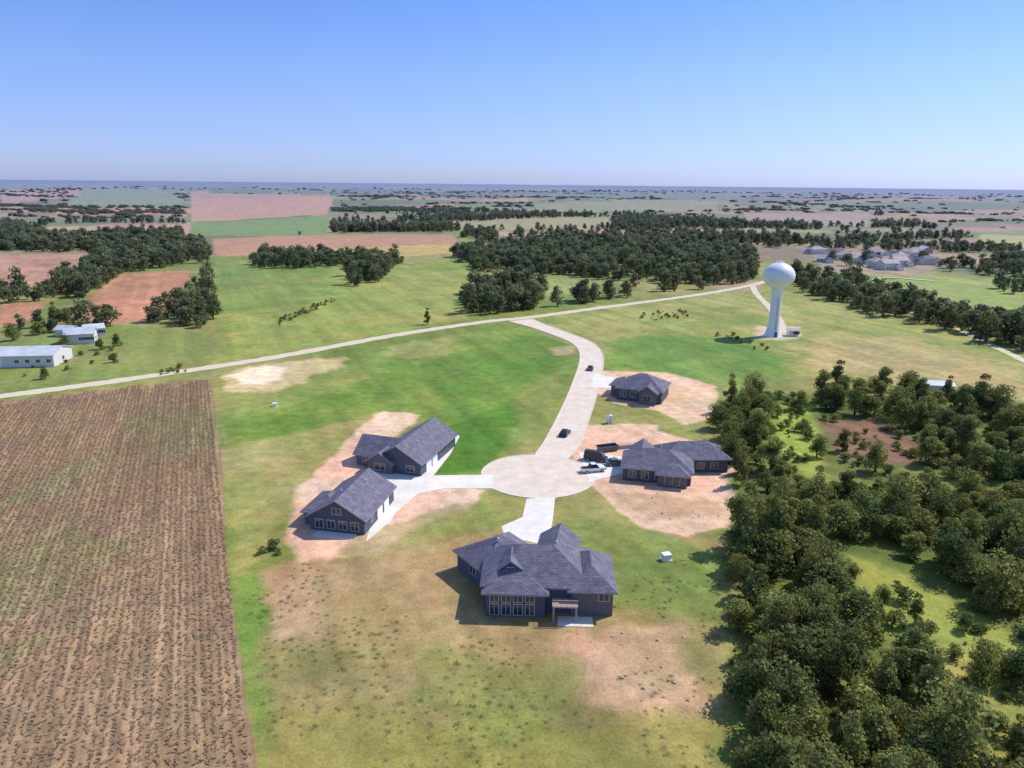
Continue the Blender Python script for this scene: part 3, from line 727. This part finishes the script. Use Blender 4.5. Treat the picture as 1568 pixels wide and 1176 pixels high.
# ---------------------------------------------------------------- water tower
def tower():
    x,y=g(1183,514);R=empty('water_tower',x,y)
    def lathe(name,prof,mat,n=48):
        b=MB();vs=[]
        for rr,z in prof:
            for i in range(n):
                a=2*math.pi*i/n;vs.append((rr*math.cos(a),rr*math.sin(a),z))
        m=len(prof);fs=[(k*n+i,k*n+(i+1)%n,(k+1)*n+(i+1)%n,(k+1)*n+i) for k in range(m-1) for i in range(n)]
        b.add(vs,fs);o=b.obj(name,[mat],R)
        o.data.polygons.foreach_set('use_smooth',[True]*len(o.data.polygons))
    lathe('pedestal',[(3.7,0),(3.3,.6),(2.8,2.2),(2.4,4),(2.2,6),(2.1,12),(2.2,18),(2.5,19.6),(3.4,20.8)],M_white)
    lathe('tank',[(3.4,20.8),(4.8,21.5),(5.8,22.6),(6.3,24),(6.35,25.2),(6.0,26.6),(5.2,27.9),(4.1,28.9),(2.6,29.7),(1.2,30.1),(.01,30.2)],M_white)
    b=MB()
    for i in range(16):
        a=2*math.pi*i/16;b.cyl((1.5*math.cos(a),1.5*math.sin(a),30.5),.05,1,n=5)
    b.cyl((0,0,30.5),.5,.8,n=12);b.obj('roof_hatch_and_rail',[M_white],R)
    d_=MB();d_.box((0,-3.55,1.1),(1.1,.3,2.2));d_.obj('door',[M_sid],R)
    l=MB();[l.box((s*.25,-2.6,9),(.06,.06,14)) for s in(-1,1)];[l.box((0,-2.6,2.4+.4*i),(.5,.04,.04)) for i in range(34)];l.obj('ladder',[M_sid],R)
tower()
p=g(1213,514);shed('pump_house',p[0],p[1],0,4,3,2.6,M_roof2,M_sid3,20,False)

# ---------------------------------------------------------------- vehicles & small things
def car(name,x,y,rot,paint,kind='sedan'):
    R=empty(name,x,y,.025,math.radians(rot));b=MB()
    if kind=='pickup':
        prof=[(-2.7,.45),(-2.75,.95),(-2.7,1.05),(.9,1.05),(1.2,1.1),(2.5,.98),(2.75,.85),(2.8,.45)];cab=(-.9,1.2,-.6,.55,1.85,1.06);wx=(-1.75,1.8)
    elif kind=='van':
        prof=[(-2.6,.4),(-2.65,1.1),(1.6,1.1),(2.4,1.0),(2.65,.8),(2.65,.4)];cab=(-2.6,2.0,-2.5,1.2,2.2,1.1);wx=(-1.6,1.7)
    else:
        prof=[(-2.2,.35),(-2.28,.7),(-2.15,.95),(-1.4,1.0),(1.0,.98),(2.0,.82),(2.25,.65),(2.25,.35)];cab=(-1.7,1.05,-1.1,.35,1.45,.99);wx=(-1.35,1.4)
    hw=.92;n=len(prof)
    vs=[(p[0],-hw,p[1]) for p in prof]+[(p[0],hw,p[1]) for p in prof]
    b.add(vs,[tuple(range(n)),tuple(range(n,2*n))[::-1]]+[(i,n+i,n+(i+1)%n,(i+1)%n) for i in range(n)],0)
    x0,x1,x2,x3,zt,zb=cab;wb_,wt=.86,.70
    cv=[(x0,-wb_,zb),(x1,-wb_,zb),(x1,wb_,zb),(x0,wb_,zb),(x2,-wt,zt),(x3,-wt,zt),(x3,wt,zt),(x2,wt,zt)]
    b.add(cv,[(0,1,5,4),(1,2,6,5),(2,3,7,6),(3,0,4,7)],1)
    b.add([(v[0],v[1],zt+.03) for v in cv[4:]],[(0,1,2,3)],0)
    if kind=='pickup': b.box((-1.8,0,1.07),(1.6,1.5,.03),2)
    if kind=='van': b.box((-.7,-.83,1.55),(3.4,.08,.95),0);b.box((-.7,.83,1.55),(3.4,.08,.95),0)
    b.obj('body',[paint,M_glass,M_tyre],R)
    for i,(a,c) in enumerate([(wx[0],-.85),(wx[0],.85),(wx[1],-.85),(wx[1],.85)]):
        q=MB();q.cyl((a,c,.35),.36,.26,'y',16,0);q.cyl((a,c,.35),.19,.28,'y',12,1);q.obj('wheel_%d'%(i+1),[M_tyre,M_trim],R)
car('parked_car',*g(865,666),70,paints[0]);car('parked_car',*g(904,566),80,paints[2])
car('parked_pickup_truck',*g(908,722),15,paints[1],'pickup');car('parked_van',*g(912,705),-20,paints[0],'van')
car('parked_car',*g(942,712),10,paints[2])
def dumpster(u,v,rot,paint):
    x,y=g(u,v);R=empty('dumpster',x,y,0,math.radians(rot));b=MB()
    b.add([(-2.2,-.9,.1),(2.2,-.9,.1),(2.2,.9,.1),(-2.2,.9,.1),(-2.5,-1.05,1.3),(2.5,-1.05,1.3),(2.5,1.05,1.3),(-2.5,1.05,1.3)],[(3,2,1,0),(0,1,5,4),(1,2,6,5),(2,3,7,6),(3,0,4,7)])
    for i in range(7): b.box((-2.1+i*.7,-1.03,.75),(.12,.1,1.1));b.box((-2.1+i*.7,1.03,.75),(.12,.1,1.1))
    b.box((0,-1.05,1.3),(5,.14,.12));b.box((0,1.05,1.3),(5,.14,.12));b.obj('bin',[paint],R)
dumpster(930,690,20,paints[2])
def utility(u,v,s=1):
    x,y=g(u,v);R=empty('utility_box',x,y,0,.3);R.scale=(s,s,s);b=MB()
    b.box((0,0,.06),(2.0,1.6,.12),1);b.box((0,0,.67),(1.6,1.2,1.1),0)
    b.add([(-.85,-.68,1.22),(.85,-.68,1.22),(.85,.65,1.3),(-.85,.65,1.3),(-.85,-.68,1.3),(.85,-.68,1.3),(.85,.65,1.4),(-.85,.65,1.4)],[(3,2,1,0),(4,5,6,7),(0,1,5,4),(1,2,6,5),(2,3,7,6),(3,0,4,7)],0)
    b.obj('cabinet',[M_white,M_drive],R)
utility(1020,857,.85);utility(421,622,.7)
def toilet(u,v):
    x,y=g(u,v);R=empty('portable_toilet',x,y,0,.4);b=MB();b.box((0,0,1.1),(1.15,1.15,2.1),0);b.box((0,-.59,1.1),(.8,.05,1.9),1);b.cyl((0,0,2.25),.66,.25,n=16,r2=.3,mat=1);b.obj('cabin',[M_white,M_metalroof],R)
toilet(933,648)
def lumber(u,v,rot):
    x,y=g(u,v);R=empty('lumber_stack',x,y,0,rot);b=MB()
    for k in range(5):
        for j in range(5): b.box((random.uniform(-.15,.15),(j-2)*.26,.1+k*.17),(3.6,.23,.14))
    b.obj('planks',[M_sid2],R)
lumber(955,686,.3);lumber(985,680,1.2)
rk=empty('rubble')
def rock(seed):
    rg=random.Random(seed);b=MB();vs=[];n=7
    for k,(rr,z) in enumerate(((.35,0),(.5,.15),(.3,.38))):
        for i in range(n):
            a=6.283*i/n;q=rr*rg.uniform(.7,1.2);vs.append((q*math.cos(a),q*math.sin(a),z))
    b.add(vs,[(k*n+i,k*n+(i+1)%n,(k+1)*n+(i+1)%n,(k+1)*n+i) for k in range(2) for i in range(n)]+[tuple(range(2*n,3*n))]);return b.mesh('rock',[M_rock])
RP=np.concatenate([scatter(G([(885,965),(1050,960),(1040,1070),(910,1080)]),3.5),scatter(G([(900,690),(960,690),(950,740),(1100,780),(1140,795),(1000,800)]),5),scatter(G([(460,830),(520,690),(545,700),(480,840)]),5)])
instancer(rk,RP,rng.uniform(.2,.6,len(RP)),[rock(1),rock(2),rock(3)],'rock')

# ---------------------------------------------------------------- light, sky, camera
EL=math.radians(48);AZ=math.radians(62)
sd=Vector((math.sin(AZ)*math.cos(EL),math.cos(AZ)*math.cos(EL),math.sin(EL)))
L=bpy.data.lights.new('sun','SUN');L.energy=4.3;L.angle=math.radians(.5);L.color=(1,.955,.88)
o=link(bpy.data.objects.new('sun',L));o.rotation_euler=(-sd).to_track_quat('-Z','Y').to_euler();o.location=(0,0,200)
w=bpy.data.worlds.new('World');scene.world=w;w.use_nodes=True;nt=w.node_tree
bg=nt.nodes['Background'];sk=N(nt,'ShaderNodeTexSky',sky_type='NISHITA')
sk.sun_disc=False;sk.sun_elevation=EL;sk.sun_rotation=AZ;sk.air_density=1.0;sk.dust_density=.3;sk.ozone_density=3.0
tc=N(nt,'ShaderNodeTexCoord');sx=N(nt,'ShaderNodeSeparateXYZ');nt.links.new(tc.outputs['Generated'],sx.inputs[0])
rp=N(nt,'ShaderNodeValToRGB');nt.links.new(sx.outputs[2],rp.inputs[0]);cr_=rp.color_ramp
cr_.elements[0].position=0;cr_.elements[0].color=(.255,.315,.62,1)
cr_.elements[1].position=.55;cr_.elements[1].color=(.55,.55,.6,1)
for ps,c in((.06,(.285,.325,.56,1)),(.13,(.31,.35,.545,1)),(.22,(.27,.35,.55,1))):
    e_=cr_.elements.new(ps);e_.color=c
m1=mixc(nt,sk.outputs[0],rp.outputs[0],1.0,'MULTIPLY')
m2=mixc(nt,m1,(2,2,2),1.0,'MULTIPLY')
nt.links.new(m2,bg.inputs[0]);bg.inputs[1].default_value=.15
cam=bpy.data.cameras.new('camera');cam.sensor_width=36;cam.lens=36*F/1568;cam.clip_end=100000;cam.clip_start=.5
co=link(bpy.data.objects.new('camera',cam))
co.matrix_world=Matrix((( rt.x,up.x,-fw.x,0),(rt.y,up.y,-fw.y,0),(rt.z,up.z,-fw.z,H),(0,0,0,1)));scene.camera=co
scene.view_settings.view_transform='Standard';scene.view_settings.look='None';scene.view_settings.exposure=0
